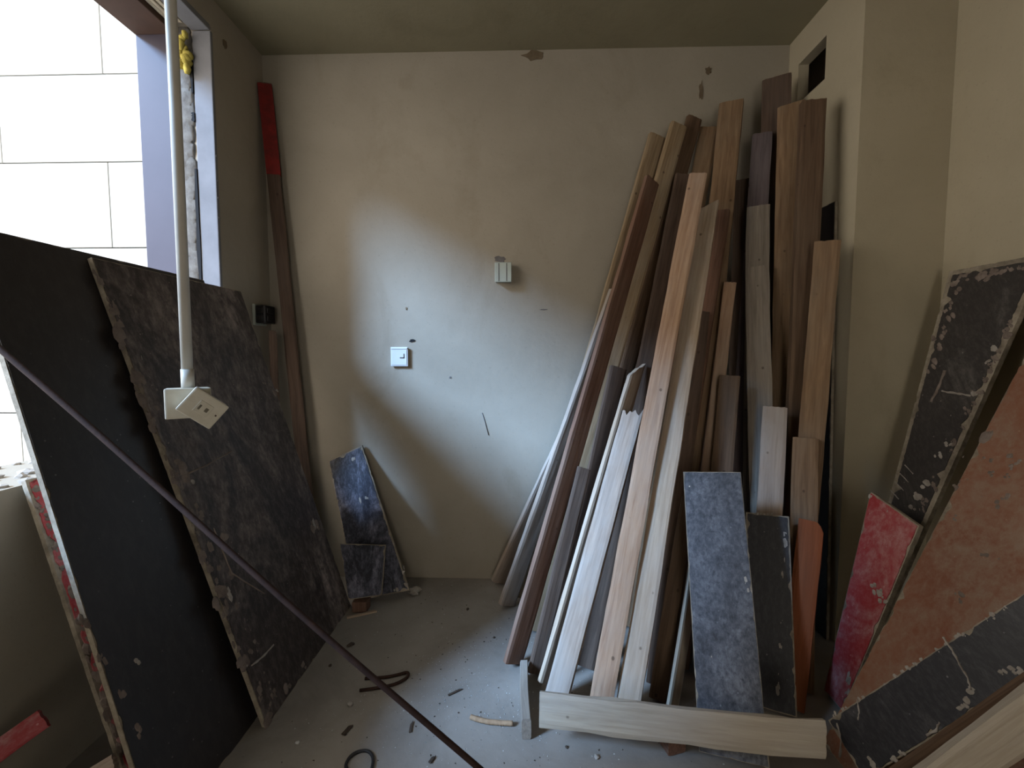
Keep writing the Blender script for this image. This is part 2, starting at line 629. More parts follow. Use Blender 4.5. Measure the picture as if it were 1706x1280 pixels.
P((1163, 293), (1003, 1161), 0.074, 0.036, -3, 1.375, 2.02, 'tawny', 'full-length tawny plank at the front of the pile, long gap on its right', 1)
P((1181, 345), (1048, 1168), 0.074, 0.036, -5, 1.36, 2.03, 'pale', 'full-length pale plank with slanted top, just right of the tawny one', 2, top='flat', slant=.05)
P((1058, 676), (930, 1152), 0.08, 0.04, -12, 1.45, 1.86, 'greypine', 'shorter greyish plank with a splintered broken top in front of the pile', 3, top='broken')
P((1066, 597), (907, 1146), 0.075, 0.022, 48, 1.56, 2.0, 'pale', 'thin plank turned edge-on with a split pointed top, left of the splintered one', 4, top='spike')
P((1030, 613), (966, 911), 0.08, 0.022, 25, 1.78, 2.047, 'darkbrown', 'dark grey-brown plank with a pale edge, square top behind the edge-on thin plank', 5)
P((1130, 209), (889, 1055), 0.08, 0.03, 20, 1.886, 2.259, 'olive', 'very long weathered plank at the left of the pile, top highest on that side', 6)
P((1157, 197), (1042, 620), 0.075, 0.025, 25, 2.079, 2.308, 'umber', 'long dark plank immediately behind the right edge of the weathered orange-brown one', 7)
P((1086, 301), (852, 1112), 0.085, 0.026, 42, 1.668, 2.139, 'redbrown', 'long red-brown plank with pale left edge, foot set out on the open floor', 8)
P((1027, 487), (842, 1013), 0.085, 0.028, 38, 2.079, 2.199, 'greypine', 'grey-edged plank second from the left at floor level, top ends at mid height', 9)
P((1012, 575), (829, 972), 0.08, 0.028, 35, 2.29, 2.321, 'greypine', 'leftmost plank of the pile, lying flat along the back wall', 10)
P((1095, 227), (871, 1000), 0.085, 0.028, 20, 2.15, 2.31, 'olive', 'dusky plank at the upper left edge of the pile against the back wall', 11)
P((1181, 214), (1110, 620), 0.088, 0.03, 0, 1.951, 2.324, 'brown', 'brown plank with square top behind the tawny full-length plank', 12)
P((1219, 172), (1150, 880), 0.105, 0.035, -5, 1.728, 2.258, 'brown', 'wide brown plank reaching high up in the middle of the pile', 13)
P((1206, 352), (1105, 1000), 0.05, 0.03, -10, 1.66, 2.09, 'redbrown', 'narrow red-brown batten along the right side of the pale slanted-top plank', 14)
P((1216, 472), (1196, 630), 0.05, 0.025, 10, 1.677, 2.002, 'tawny', 'thin tawny batten right of the narrow red-brown batten', 15)
P((1216, 627), (1203, 785), 0.078, 0.03, 0, 1.62, 1.868, 'umber', 'brown plank with a notched right edge above the dusty slate sheet', 16, notch=(.0,.72,.008))
P((1270, 224), (1262, 345), 0.085, 0.03, 0, 1.92, 2.2, 'purple', 'purplish dark plank high up in the gap between the two tall groups', 17)
P((1294, 130), (1290, 400), 0.12, 0.03, 0, 2.051, 2.224, 'darkbrown', 'wide dark board farthest back, highest top of the pile', 18)
P((1263, 345), (1262, 450), 0.093, 0.03, 0, 1.794, 2.122, 'grey', 'grey plank whose top ends just below the purplish dark plank', 19)
P((1261, 446), (1272, 860), 0.092, 0.03, 0, 1.66, 2.04, 'grey', 'long grey-brown plank below the grey one, left of the pale short plank', 20)
P((1319, 176), (1308, 700), 0.105, 0.04, -5, 1.867, 2.101, 'brown', 'tall light brown plank near the flue wall, its top almost at the ceiling', 21)
P((1354, 170), (1332, 690), 0.09, 0.04, 20, 1.8, 1.95, 'umber', 'tall dark brown plank between the light brown one and the flue wall', 22)
P((1379, 403), (1356, 680), 0.086, 0.03, 0, 1.664, 1.821, 'brown', 'rightmost plank of the pile, smooth light brown, top at mid height', 23)
P((1291, 679), (1281, 853), 0.087, 0.03, 0, 1.581, 1.82, 'greypine', 'short pale grey plank with a cracked top above the narrow black strip', 24)
P((1342, 730), (1339, 866), 0.085, 0.03, 0, 1.58, 1.728, 'brown', 'short brown plank standing behind the orange board', 25)
P((1352, 868), (1316, 1199), 0.078, 0.025, -5, 1.49, 1.635, 'orange', 'orange painted board with a rounded top corner at the right of the pile', 26, top='round')
P((1158, 930), (1120, 1176), 0.06, 0.015, 60, 1.42, 1.62, 'cream', 'thin cream-edged lath left of the dusty slate sheet', 28)
P((1240, 300), (1226, 800), 0.085, 0.025, 0, 1.98, 2.26, 'darkbrown', 'dark board deep in the gap between the wide brown plank and the grey ones', 30)
P((1178, 430), (1140, 900), 0.08, 0.025, 5, 1.95, 2.2, 'darkbrown', 'dark brown filler board added behind the narrow red-brown batten', 31)  # filler board, put in so the gap shows dark instead of lit wall
P((1168, 520), (1098, 1100), 0.07, 0.025, 10, 1.58, 1.953, 'darkbrown', 'dark filler plank added right behind the foot of the pale slanted-top plank', 32)  # filler plank added to keep the gap beside the slate sheet dark
P((1138, 292), (985, 1050), 0.072, 0.025, 5, 1.86, 2.2, 'darkbrown', 'dark plank directly behind the left edge of the tawny full-length plank', 33)
P((1008, 620), (932, 1000), 0.07, 0.025, 15, 1.95, 2.2, 'umber', 'dark filler plank added in the gap left of the edge-on thin plank', 34)  # filler plank added; its dark wood stands for the shade in the gap
P((1072, 700), (970, 1130), 0.066, 0.02, 5, 1.66, 1.93, 'darkbrown', 'short filler plank added to darken the gap between the splintered and tawny planks', 36)  # added filler, covers the lit floor so this gap stays dark
P((1150, 830), (1096, 1165), 0.06, 0.02, 5, 1.506, 1.699, 'umber', 'short filler plank added to darken the gap between the pale slanted-top plank and the cream-edged lath', 37)  # another added filler, blocks the view of lit floor beside the lath
P((973, 780), (893, 1112), 0.055, 0.02, 25, 1.619, 1.839, 'darkbrown', 'short filler plank added to darken the gap between the red-brown plank and the edge-on thin plank', 38)  # added filler that darkens the gap above the lit floor

# short board lying on its edge at the foot of the pile, end grain to the room
me = plank_mesh('plank', .27, .068, .030, 71, slant=.01)
mw = Matrix(((0, 1, 0), (0, 0, 1), (1, 0, 0))).transposed().to_4x4()
p = flo(877, 1233)
x_, y_, z_ = Vector((0, 0, 1)), Vector((1, .03, 0)).normalized(), Vector((-.03, 1, 0)).normalized()
mw = Matrix((x_, y_, z_)).transposed().to_4x4()
mw.translation = Vector((p.x, p.y, .0355))
tag(link('plank', me, W['grey'], None, mw), 'short grey plank lying on edge with its end grain toward the room', 'plank', 'loose boards on the floor')

# the pale board lodged crosswise against the feet of the pile
B, T = at(899, 1180, 1.315), at(1373, 1232, 1.215)
z_ = (T - B).normalized()
y_ = Vector((0, 1, -.30)); y_ = (y_ - z_ * y_.dot(z_)).normalized()
x_ = y_.cross(z_)
mw = Matrix((x_, y_, z_)).transposed().to_4x4(); mw.translation = B
me = plank_mesh('plank', (T - B).length, .094, .024, 72, slant=-.012, bow=.004, rough=.003)
tag(link('plank', me, W['cream'], None, mw), 'cream plank lying crosswise in front of the feet of the pile', 'plank', 'loose boards on the floor')
# offcut that carries it
B = flo(1128, 1258); B.z = .033
me = plank_mesh('offcut', .11, .06, .062, 73, bow=0)
x_, z_ = Vector((0.95, .3, 0)).normalized(), Vector((-.3, .95, 0)).normalized()
mw = Matrix((x_, z_.cross(x_), z_)).transposed().to_4x4(); mw.translation = B
tag(link('offcut', me, W['redbrown'], None, mw), 'small red-brown wood offcut under the crosswise cream plank', 'offcut', 'loose boards on the floor')

# ------------------------------------------------------------------ sheets: film-faced plywood
class Sheet:
    """a board between four corners; parts: plywood core, film face, mortar crusts"""

    def __init__(s, name, label, BL, BR, TR, TL, t, face, seed, cat='board', group=None, chip=.006, inset=.004, core='plies', back=True):
        s.c = [Vector(p) for p in (BL, BR, TR, TL)]
        x = (s.c[1] - s.c[0]).normalized()
        z = (s.c[3] - s.c[0]); z = (z - x * z.dot(x)).normalized()
        y = z.cross(x)
        s.mw = Matrix((x, y, z)).transposed().to_4x4(); s.mw.translation = s.c[0]
        s.inv = s.mw.inverted()
        s.N = -y
        s.lc = [s.inv @ p for p in s.c]
        s.lc[2].y = 0
        s.t = t
        s.o = tag(empty(name, s.mw), label, cat, group)
        s.seed = seed
        core_o = s.outline(0, chip * .25, .0, chip * .8, seed)
        child('plywood_core', s.slab(core_o, .0012, t), M[core], s.o)
        fo = s.outline(inset, chip * .6, .2, chip * 1.6, seed + 7)
        child('film_face', s.slab(fo, -.0012, .0030), M[face], s.o)

    def uv(s, u, v):
        a = s.lc[0].lerp(s.lc[1], u); b = s.lc[3].lerp(s.lc[2], u)
        return a.lerp(b, v)

    def outline(s, inset, amp, pchip, dchip, seed):
        w0 = (s.lc[1] - s.lc[0]).length; w1 = (s.lc[2] - s.lc[3]).length
        h = ((s.lc[3] - s.lc[0]).length + (s.lc[2] - s.lc[1]).length) / 2
        out = []
        run = 0.0
        for (a, b, L) in (((0, 0), (1, 0), w0), ((1, 0), (1, 1), h), ((1, 1), (0, 1), w1), ((0, 1), (0, 0), h)):
            n = max(6, int(L / .009))
            for i in range(n):
                q = i / n
                u = a[0] + (b[0] - a[0]) * q; v = a[1] + (b[1] - a[1]) * q
                run += L / n
                k = Vector((run * 26, seed * 1.71, 0))
                d = inset + amp * .5 * (noise.noise(k * 3) + .4)
                d += max(0, noise.noise(k) - (.38 - pchip)) * dchip * 2.6
                d = max(d, inset * .35)
                w = w0 + (w1 - w0) * v
                du, dv = d / w, d / h
                u = min(max(u, du), 1 - du); v = min(max(v, dv), 1 - dv)
                out.append(s.uv(u, v))
        return out

    def slab(s, pts, y0, y1):
        n = len(pts)
        v = [p + Vector((0, y0, 0)) for p in pts] + [p + Vector((0, y1, 0)) for p in pts]
        f = [tuple(range(n)), tuple(range(2 * n - 1, n - 1, -1))] + [(i, (i + 1) % n, n + (i + 1) % n, n + i) for i in range(n)]
        return pydata('sheet', v, f)

    def hit(s, px, py):
        d = ray(px, py)
        k = (s.c[0] - EYE).dot(s.N) / d.dot(s.N)
        return s.inv @ (EYE + d * k)

    def crust(s, spots, mat='mortar', name='mortar_crust', flat=.34):
        """spots: (px, py, size m [, stretch along z])"""
        bm = bmesh.new()
        for k, sp in enumerate(spots):
            p = s.hit(sp[0], sp[1])
            st = sp[3] if len(sp) > 3 else 1.0
            rr = random.Random(s.seed * 31 + k)
            for q in range(3):
                o = Vector((rr.uniform(-.6, .6) * sp[2], 0, rr.uniform(-.6, .6) * sp[2] * st))
                lump_into(bm, p + o, sp[2] * rr.uniform(.4, .85), s.seed * 13 + k * 5 + q, (rr.uniform(.6, 1.1), flat, rr.uniform(.7, 1.2) * st), 1, Matrix.Identity(3))
        me = bpy.data.meshes.new(name); bm.to_mesh(me); bm.free()
        return tag(child(name, me, M[mat], s.o), kind='stuff')

    def drip(s, pix, r, mat='mortar'):
        pts = [s.hit(*p) + Vector((0, -.0015, 0)) for p in pix]
        fine = []
        rr = random.Random(len(pix) + int(pix[0][0]))
        for a, b in zip(pts[:-1], pts[1:]):
            for i in range(5):
                fine.append(a.lerp(b, i / 5) + Vector((rr.uniform(-.3, .3) * r, 0, rr.uniform(-.3, .3) * r)))
        fine.append(pts[-1])
        return child('mortar_drip', tube('mortar_drip', fine, [r * rr.uniform(.6, 1.2) for _ in fine], 6, 1.0), M[mat], s.o)


def on_plane(pix, a, y, n):
    """four corners seen at pixels, on the plane with normal n through pixel a at distance y"""
    n = Vector(n); p0 = at(pix[a][0], pix[a][1], y)
    return [EYE + ray(*p) * ((p0 - EYE).dot(n) / ray(*p).dot(n)) for p in pix]


def quad(BL, BR, TL):
    return BL, BR, TL + (BR - BL), TL


# narrow black strip and the dusty slate sheet standing in front of the pile
def leaning(top, low, w, db, dt, roll=0):
    T = at(top[0], top[1], dt); B = flo_line(top, low, db)
    x, y, z = axes(B, T, roll)
    B = B + z * ((abs(x.z) * w / 2) / z.z + .004) + y * -.008
    T = T + y * -.008
    return B - x * w / 2, B + x * w / 2, T + x * w / 2, T - x * w / 2


S1 = Sheet('plywood_strip', 'narrow black plywood strip with white chipped right edge behind the dusty slate sheet', *leaning((1278, 857), (1288, 1191), .14, 1.47, 1.66), .014, 'film_strip', 41, 'board', None, .006, .004)
S1.crust([(1309 - 12 * q, 870 + 300 * q, .004 + .003 * (k % 3), 2.5) for k, q in enumerate([.02, .05, .12, .18, .22, .3, .5, .55, .7, .82, .86, .92])] + [(1262 + 6 * k, 856, .005) for k in range(5)], 'mortar')
S3_shade = Sheet('plywood_strip', 'added black strip standing for the plank shadow between the rightmost plank and the flue wall', Vector((1.296, 2.05, 0)), Vector((1.296, 1.87, 0)), atx(1391, 335, 1.308), atx(1391, 335, 1.308) + Vector((0, .17, 0)), .012, 'film_b', 43, 'board', None, .003, .002)  # dark strip added where the planks cast their shadow on the chase
S2 = Sheet('plywood_strip', 'dusty slate-blue plywood strip standing in front of the plank pile', *leaning((1185, 787), (1223, 1280), .19, 1.272, 1.6), .015, 'film_blue', 42, 'board', None, .003, .002)
S2.crust([(1195, 835, .005), (1150, 812, .006), (1243, 968, .008, 2), (1248, 985, .007, 2), (1240, 920, .004, 2), (1185, 1095, .007), (1183, 1083, .005), (1165, 1130, .006)], 'mortar')

# left: two big black sheets and a red one leaning under the window
SL = 'shuttering sheets leaning under the window'
aBL, aBR = flo(430, 1212), flo(582, 1010)
aBL.x = aBR.x = -.845
aTL = atx(137, 425, -1.315); aTL.y = (aTL.y + aBL.y) / 2
A = Sheet('plywood_sheet', 'scuffed black plywood sheet with mortar crust, in front of the other sheet under the window', *quad(aBL, aBR, aTL), .016, 'film_a', 11, 'plywood sheet', SL, .004, .003)
bBL = Vector((-.900, 1.0, 0)); bTL = Vector((-1.338, 1.04, 1.535))
Bs = Sheet('plywood_sheet', 'plain black plywood sheet nearest the camera under the window, partly hidden by the scuffed sheet', *quad(bBL, bBL + Vector((0, .80, 0)), bTL), .014, 'film_b', 12, 'plywood sheet', SL, .0025, .002)
cBL = flo_line((42, 800), (205, 1280), 1.03); cTL = atx(42, 800, -1.335)
Cs = Sheet('plywood_sheet', 'low red-faced plywood sheet with crusted edge behind the plain black sheet', *quad(cBL, cBL + Vector((0, .62, 0)), cTL), .014, 'film_red', 13, 'plywood sheet', SL, .008, .006)
rr = random.Random(3)
spots = []
for k in range(95):                      # crust down the near edge of the scuffed sheet
    q = rr.random()
    spots.append((150 + 283 * q + rr.uniform(1, 34) * (.3 + q), 440 + 755 * q, rr.uniform(.006, .020), rr.choice((1, 1.6))))
spots += [(300, 775, .035), (312, 795, .03), (375, 985, .035), (385, 960, .02), (365, 1000, .03), (405, 1105, .03), (420, 1085, .02), (520, 875, .028), (528, 870, .02, 2), (457, 655, .022), (375, 900, .025), (335, 865, .02),
          (405, 610, .008), (385, 765, .008), (440, 640, .012), (300, 690, .012), (262, 650, .012), (232, 600, .01, 2), (450, 1195, .03), (480, 1150, .025), (505, 1112, .02), (540, 1060, .018)]
A.crust(spots, 'dirt', flat=.2)
A.crust([(522, 868, .016, 2), (527, 880, .012), (462, 651, .012), (380, 985, .014, 2), (318, 800, .014), (410, 1108, .014), (236, 596, .006, 3), (361, 500, .006), (398, 1035, .006)], 'mortar', 'mortar_splash')
A.drip([(355, 880), (385, 955), (440, 990)], .003, 'dirt')
A.drip([(312, 790), (345, 775), (385, 752)], .004, 'dirt')
A.drip([(418, 1110), (440, 1092), (455, 1075)], .004, 'mortar')
Bs.crust([(178, 612, .006), (162, 662, .005), (238, 872, .005), (268, 950, .005), (310, 1047, .006), (165, 897, .005), (230, 1100, .012)], 'mortar', 'mortar_splash')
Bs.crust([(142 + 30 * k, 1040 + 60 * k, .012, 2) for k in range(4)], 'dirt')
Cs.crust([(60 + 4 * k, 815 + 11 * k + (k % 3) * 4, .012) for k in range(12)] + [(110 + 9 * k, 950 + 30 * k, .016, 1.6) for k in range(11)], 'dirt')

# small stained board and offcut in the back left corner
D = Sheet('plywood_board', 'narrow ink-blue stained plywood board leaning on the back wall', *on_plane([(594, 1002), (682, 984), (603, 742), (547, 768)], 3, 2.308, (.0182, -.9582, .2856)), .016, 'film_ink', 21, 'board', None, .007, .006)
D.crust([(590, 765, .014), (612, 830, .014), (600, 835, .01, 2), (676, 975, .014), (672, 950, .01, 2), (655, 905, .007, 2), (660, 985, .016)], 'mortar')
eBL, eBR = at(580, 1000, 2.03), at(636, 992, 2.04)
E_ = Sheet('plywood_offcut', 'small square black plywood offcut propped against the ink-blue board', eBL, eBR, at(643, 908, 2.12), at(566, 906, 2.11), .012, 'film_ink', 22, 'board', None, .004, .003)
bb = flo(598, 1012)
me = boxes('offcut', [(-.035, .035, -.03, .03, 0, eBL.z - .004)], .003)
tag(link('offcut', me, W['redbrown'], None, Matrix.Translation((bb.x + .02, 2.045, 0.001))), 'small red-brown wood block under the square black offcut', 'offcut')
bm = bmesh.new(); lump_into(bm, (0, 0, .016), .028, 5, (1.2, 1, .7), 2)
me = bpy.data.meshes.new('mortar_lump'); bm.to_mesh(me); bm.free(); p = flo(690, 990)
tag(link('mortar_lump', me, M['mortar'], None, Matrix.Translation(p)), 'lump of mortar at the foot of the ink-blue board', 'rubble')

# right: strips and sheets leaning on the right wall
SR = 'shuttering boards leaning on the right wall'
R1 = Sheet('plywood_strip', 'tall black plywood strip with chipped mortar edges leaning on the right wall', *on_plane([(1415, 1080), (1450, 1080), (1745, 421), (1581, 452)], 3, 1.77, (.9719, .075, -.2231)), .018, 'film_r', 31, 'board', SR, .014, .017)
rr = random.Random(8)
sp = []
for k in range(30):
    q = rr.random(); sp.append((1698 - 160 * q - rr.uniform(0, 10), 520 + 330 * q, rr.uniform(.006, .014), 1.5))
for k in range(16):
    q = rr.random(); sp.append((1592 + 110 * q, 462 - 22 * q + rr.uniform(0, 12), rr.uniform(.01, .02)))
for k in range(14):
    q = rr.random(); sp.append((1586 - 45 * q + rr.uniform(0, 14), 470 + 150 * q, rr.uniform(.008, .016), 1.6))
R1.crust(sp, 'dirt')
R1.crust([(1655, 580, .014, 1.5), (1645, 605, .012), (1563, 760, .016), (1540, 805, .022), (1530, 825, .022), (1522, 845, .018), (1580, 740, .012), (1622, 655, .01, 2)], 'mortar', 'mortar_splash')
R1.drip([(1570, 652), (1595, 656), (1618, 660)], .004)
R1.drip([(1575, 618), (1565, 645), (1552, 670)], .005, 'dirt')
for k in range(4):
    R1.drip([(1508 - 8 * k, 775 + 14 * k), (1522 - 8 * k, 790 + 14 * k)], .0022)
R2 = Sheet('plywood_strip', 'red painted plywood strip leaning beside the orange board', *on_plane([(1372, 1150), (1404, 1186), (1531, 876), (1450, 819)], 1, 1.47, (-.9694, -.0203, .2448)), .016, 'film_red', 32, 'board', SR, .005, .004)
R2.crust([(1462, 985, .02), (1472, 1000, .018), (1455, 975, .012), (1415, 1130, .012, 2), (1412, 1150, .010, 2), (1480, 850, .01), (1450, 830, .012), (1440, 912, .006), (1446, 922, .004)], 'mortar')
r3TL = at(1745, 519, 1.42)
r3BL = flo_line((1706, 597), (1556, 883), 1.36)
R3 = Sheet('plywood_sheet', 'large brown plywood sheet with dusty face leaning on the right wall', *quad(r3BL, r3BL + Vector((-.02, -.75, 0)), r3TL), .018, 'film_brown', 33, 'plywood sheet', SR, .010, .003)
rr = random.Random(9)
R3.crust([(1580 + 120 * rr.random(), 760 + 180 * rr.random(), rr.uniform(.004, .016)) for k in range(26)] + [(1597, 990, .014), (1600, 1000, .01), (1650, 720, .02, 2)], 'dirt')
R4 = Sheet('plywood_strip', 'black plywood strip with white mortar drips slanting across the lower right corner', *on_plane([(1440, 1300), (1800, 1075), (1800, 927), (1379, 1200)], 3, 1.288, (-.9209, -.2623, .2884)), .018, 'film_strip', 34, 'board', SR, .008, .004)
R4.drip([(1572, 1062), (1588, 1085), (1600, 1108), (1613, 1130), (1618, 1150)], .0028)
R4.drip([(1428, 1166), (1432, 1185), (1430, 1200)], .002)
R4.drip([(1566, 1204), (1560, 1218), (1545, 1226)], .003)
R4.drip([(1395, 1205), (1402, 1235), (1400, 1262)], .003)
R4.crust([(1625, 1155, .014), (1612, 1172, .014), (1605, 1182, .01), (1686, 1118, .014), (1700, 1116, .014), (1675, 1122, .01), (1470, 1186, .005), (1452, 1270, .016), (1490, 1262, .012), (1505, 1258, .01)], 'mortar')
rr = random.Random(12)
R4.crust([(1385 + 320 * q, 1194 - 198 * q, rr.uniform(.004, .008)) for q in [rr.random() for _ in range(26)]], 'mortar', 'edge_crust')
T5 = at(1840, 1100, .83); B5 = flo_line((1840, 1100), (1560, 1300), 1.08)
tag(plank_between('plank', B5, T5, .075, .03, 30, W['cream'], 'cream-edged plank under the black strip in the lower right corner', 81, group=SR), None)
T6 = at(1840, 1080, .88); B6 = flo_line((1840, 1080), (1515, 1300), 1.13)
plank_between('plank', B6, T6, .07, .022, 30, W['umber'], 'dark plank between the black strip and the cream-edged plank', 82, group=SR)

# ------------------------------------------------------------------ other long things on the left
Tq, Bq = at(441, 140, 2.325), flo_line((441, 140), (505, 770), 2.27)
o = plank_between('batten', Bq, Tq, .062, .024, -5, W['darkbrown'], 'long brown batten with a red painted top leaning in the back left corner', 91, 'batten', None)
rel = o.matrix_world
Lq = (Tq - o.location).length
me = boxes('red_paint', [(-.0325, .0325, -.0136, .0136, Lq - .46, Lq - .004)], .001)
child('red_paint', me, plain('red_paint', (132, 30, 26), .75, (96, 26, 22), 20), o)
T2, B2 = at(454, 551, 2.22), flo_line((454, 551), (459, 660), 2.17)
plank_between('batten', B2, T2, .036, .02, 10, W['darkbrown'], 'short dark brown batten standing behind the scuffed black sheet', 92, 'batten', None, top='round')

# rusty rod slanting across the sheets down to the floor
pA, pB = at(-30, 556, .965), flo_line((-30, 556), (790, 1280), .95)
pB.z = .009
npt = 40
pts = [pA.lerp(pB, i / npt) + Vector((0, 0, .004 * math.sin(i / npt * 9))) for i in range(npt + 1)]
rod = empty('steel_rod', Matrix.Translation(pB))
tag(rod, 'long rusty steel rod slanting from the black sheets to the floor', 'rod')
me = tube('bar', [p - pB for p in pts], .0068, 10); child('bar', me, M['rust'], rod)

# ------------------------------------------------------------------ hanging conduit with its sockets
hx = at(313, 640, .88)
hang = empty('hanging_socket', Matrix.Translation((hx.x, hx.y, H)))
tag(hang, 'white conduit hanging from the ceiling with two white plastic socket boxes', 'socket')
hz = hx.z - H
child('conduit', tube('conduit', [(0, 0, 0), (0, 0, hz * .33), (.001, 0, hz * .66), (0, 0, hz)], .0102, 14), M['pvc'], hang)
child('ceiling_flange', tube('ceiling_flange', [(0, 0, 0), (0, 0, -.012)], .03, 16), M['pvc'], hang)
child('coupler', tube('coupler', [(0, 0, hz + .03), (0, 0, hz - .008)], .0115, 14), M['pvc'], hang)


def socket_box(cx, cy, w, h, d, tilt, y, kind):
    """box facing the camera; centre at pixel cx, cy"""
    c = at(cx, cy, y)
    n = (EYE - c); n.z = 0; n.normalize()
    z = Vector((0, 0, 1)); x = (-n).cross(z)
    R = Matrix((x, -n, z)).transposed()
    R = R @ Matrix.Rotation(math.radians(tilt), 3, 'Y')
    mw = R.to_4x4(); mw.translation = c
    loc = Matrix.Translation((-hx.x, -hx.y, -H)) @ mw
    b = boxes('socket_box', [(-w / 2, w / 2, -d * .3, d, -h / 2, h / 2)], .004); b.transform(loc)
    o = child('socket_box', b, M['pvc2'], hang)
    b = boxes('face_plate', [(-w / 2 - .001, w / 2 + .001, -d * .3 - .008, -d * .3 - .0005, -h / 2 - .001, h / 2 + .001)], .003); b.transform(loc)
    p = child('face_plate', b, M['pvc2'], o)
    y0 = -d * .3 - .0088
    for nm, q, m in kind:
        b = boxes(nm, [(q[0], q[1], y0 - q[4], y0 + .002, q[2], q[3])], .0006); b.transform(loc)
        child(nm, b, M[m], o)
    return o


socket_box(314, 671, .074, .058, .03, 0, .872, [('insert', (-.002, .016, -.02, .012, .0008), 'slot'), ('insert', (0, .014, -.018, .01, .0016), 'pvc2'), ('screw', (.004, .009, .0, .004, .0022), 'slot')])
socket_box(338, 679, .066, .052, .034, 40, .852, [('insert', (-.012, .014, -.012, .012, .0010), 'pvc2'), ('pin_slot', (-.008, -.004, -.006, .004, .0016), 'slot'), ('pin_slot', (.004, .010, -.004, .004, .0016), 'slot'), ('screw', (.024, .027, -.001, .002, .0016), 'chip')])

# ------------------------------------------------------------------ switch plates
def wall_plate(name, px, py, w, h, d, label, cat, mat):
    c = at(px, py, YB)
    o = empty(name, Matrix.Translation((c.x, YB, c.z)))
    tag(o, label, cat)
    child('back_box', boxes('back_box', [(-w / 2 + .003, w / 2 - .003, -d + .006, .002, -h / 2 + .003, h / 2 - .003)], .003), M[mat], o)
    pl = child('face_plate', boxes('face_plate', [(-w / 2, w / 2, -d, -d + .008, -h / 2, h / 2)], .003), M[mat], o)
    return o, pl, -d


sw, pl, y0 = wall_plate('light_switch', 666.5, 594.5, .092, .102, .016, 'white switch plate with a small socket mark, low on the back wall', 'switch', 'switch')
child('rim', boxes('rim', [(-.043, .043, y0 - .003, y0 + .001, .040, .048)], .001), M['switch'], pl)
child('insert', boxes('insert', [(-.040, .040, y0 - .002, y0 + .001, -.044, .036)], .001), M['switch'], sw)
child('pin_slot', boxes('pin_slot', [(.004, .028, y0 - .0035, y0, -.008, -.003), (.024, .028, y0 - .0035, y0, -.008, .016)]), M['chip'], sw)
jb, pl, y0 = wall_plate('junction_box', 839, 456.5, .086, .100, .052, 'square surface-mounted box with two ribs, higher on the back wall', 'socket', 'boxp')
for x in (-.022, .018):
    child('groove', boxes('groove', [(x - .002, x + .002, y0 - .0015, y0 + .001, -.045, .045)]), M['scuff'], pl)
# black box on the left wall beside the corner
c = atx(436, 524, XL + .03)
bo = empty('junction_box', Matrix.Translation((XL, 2.25, c.z)))
tag(bo, 'black surface box on the left wall above the scuffed sheet', 'socket')
child('back_plate', boxes('back_plate', [(-.002, .012, -.05, .05, -.055, .05)], .002), M['boxp'], bo)
child('housing', boxes('housing', [(.012, .062, -.045, .045, -.045, .045)], .006), M['blackp'], bo)
for dz in (-.02, .018):
    child('button', boxes('button', [(.018, .05, -.049, -.044, dz - .012, dz + .012)], .002), M['blackp'], bo)
    child('button', boxes('button', [(.061, .066, -.03, .03, dz - .012, dz + .012)], .002), M['blackp'], bo)

# ------------------------------------------------------------------ debris on the floor
def floor_tube(name, pix, r, mat, label, cat, z=None, group=None, sub=4):
    pts = [flo(*p) + Vector((0, 0, (r if z is None else z) * 1.02)) for p in pix]
    # catmull-rom smoothing
    out = []
    for i in range(len(pts) - 1):
        p0, p1, p2, p3 = pts[max(i - 1, 0)], pts[i], pts[i + 1], pts[min(i + 2, len(pts) - 1)]
        for k in range(sub):
            t = k / sub
            out.append(.5 * ((2 * p1) + (p2 - p0) * t + (2 * p0 - 5 * p1 + 4 * p2 - p3) * t * t + (3 * p1 - p0 - 3 * p2 + p3) * t ** 3))
    out.append(pts[-1])
    c = pts[0].copy(); c.z = 0
    o = link(name, tube(name, [p - c for p in out], r, 8), M[mat], None, Matrix.Translation(c))
    return tag(o, label, cat, group)


floor_tube('bent_rod', [(608, 1133), (640, 1131), (662, 1127), (678, 1123), (679, 1130), (664, 1140), (640, 1147), (599, 1153)], .0055, 'rust', 'short bent steel rod hook lying under the long rusty rod', 'rod')
floor_tube('wire_loop', [(578, 1290), (576, 1278), (583, 1264), (597, 1255), (612, 1254), (620, 1262), (621, 1275), (616, 1290), (604, 1298), (590, 1300), (580, 1292), (577, 1280)], .0045, 'wire', 'loop of black wire on the floor at the lower edge', 'wire')
# corrugated tube piece
pts = [flo(*p) for p in ((784, 1199), (795, 1203), (812, 1207), (835, 1209), (856, 1210))]
fine, rad = [], []
for i in range(len(pts) - 1):
    for k in range(10):
        fine.append(pts[i].lerp(pts[i + 1], k / 10)); rad.append(.0085 * (1 if (k % 2) else .82))
c = pts[0].copy()
tag(link('corrugated_tube', tube('corrugated_tube', [p - c + Vector((0, 0, .009)) for p in fine], rad, 10), M['cord'], None, Matrix.Translation(c)), 'short tan corrugated tube on the floor beside the lying grey plank', 'tube')


def stick(a, b, w, t, mat, label, seed, name='wood_splinter', cat='splinter'):
    A_, B_ = flo(*a), flo(*b)
    z = (B_ - A_).normalized(); y = Vector((0, 0, -1)); x = y.cross(z)
    mw = Matrix((x, y, z)).transposed().to_4x4(); mw.translation = A_ + Vector((0, 0, t / 2 + .001))
    me = plank_mesh(name, (B_ - A_).length, w, t, seed, slant=.012, bow=.001)
    tag(link(name, me, W[mat] if mat in W else M[mat], None, mw), label, cat, 'splinters on the floor')


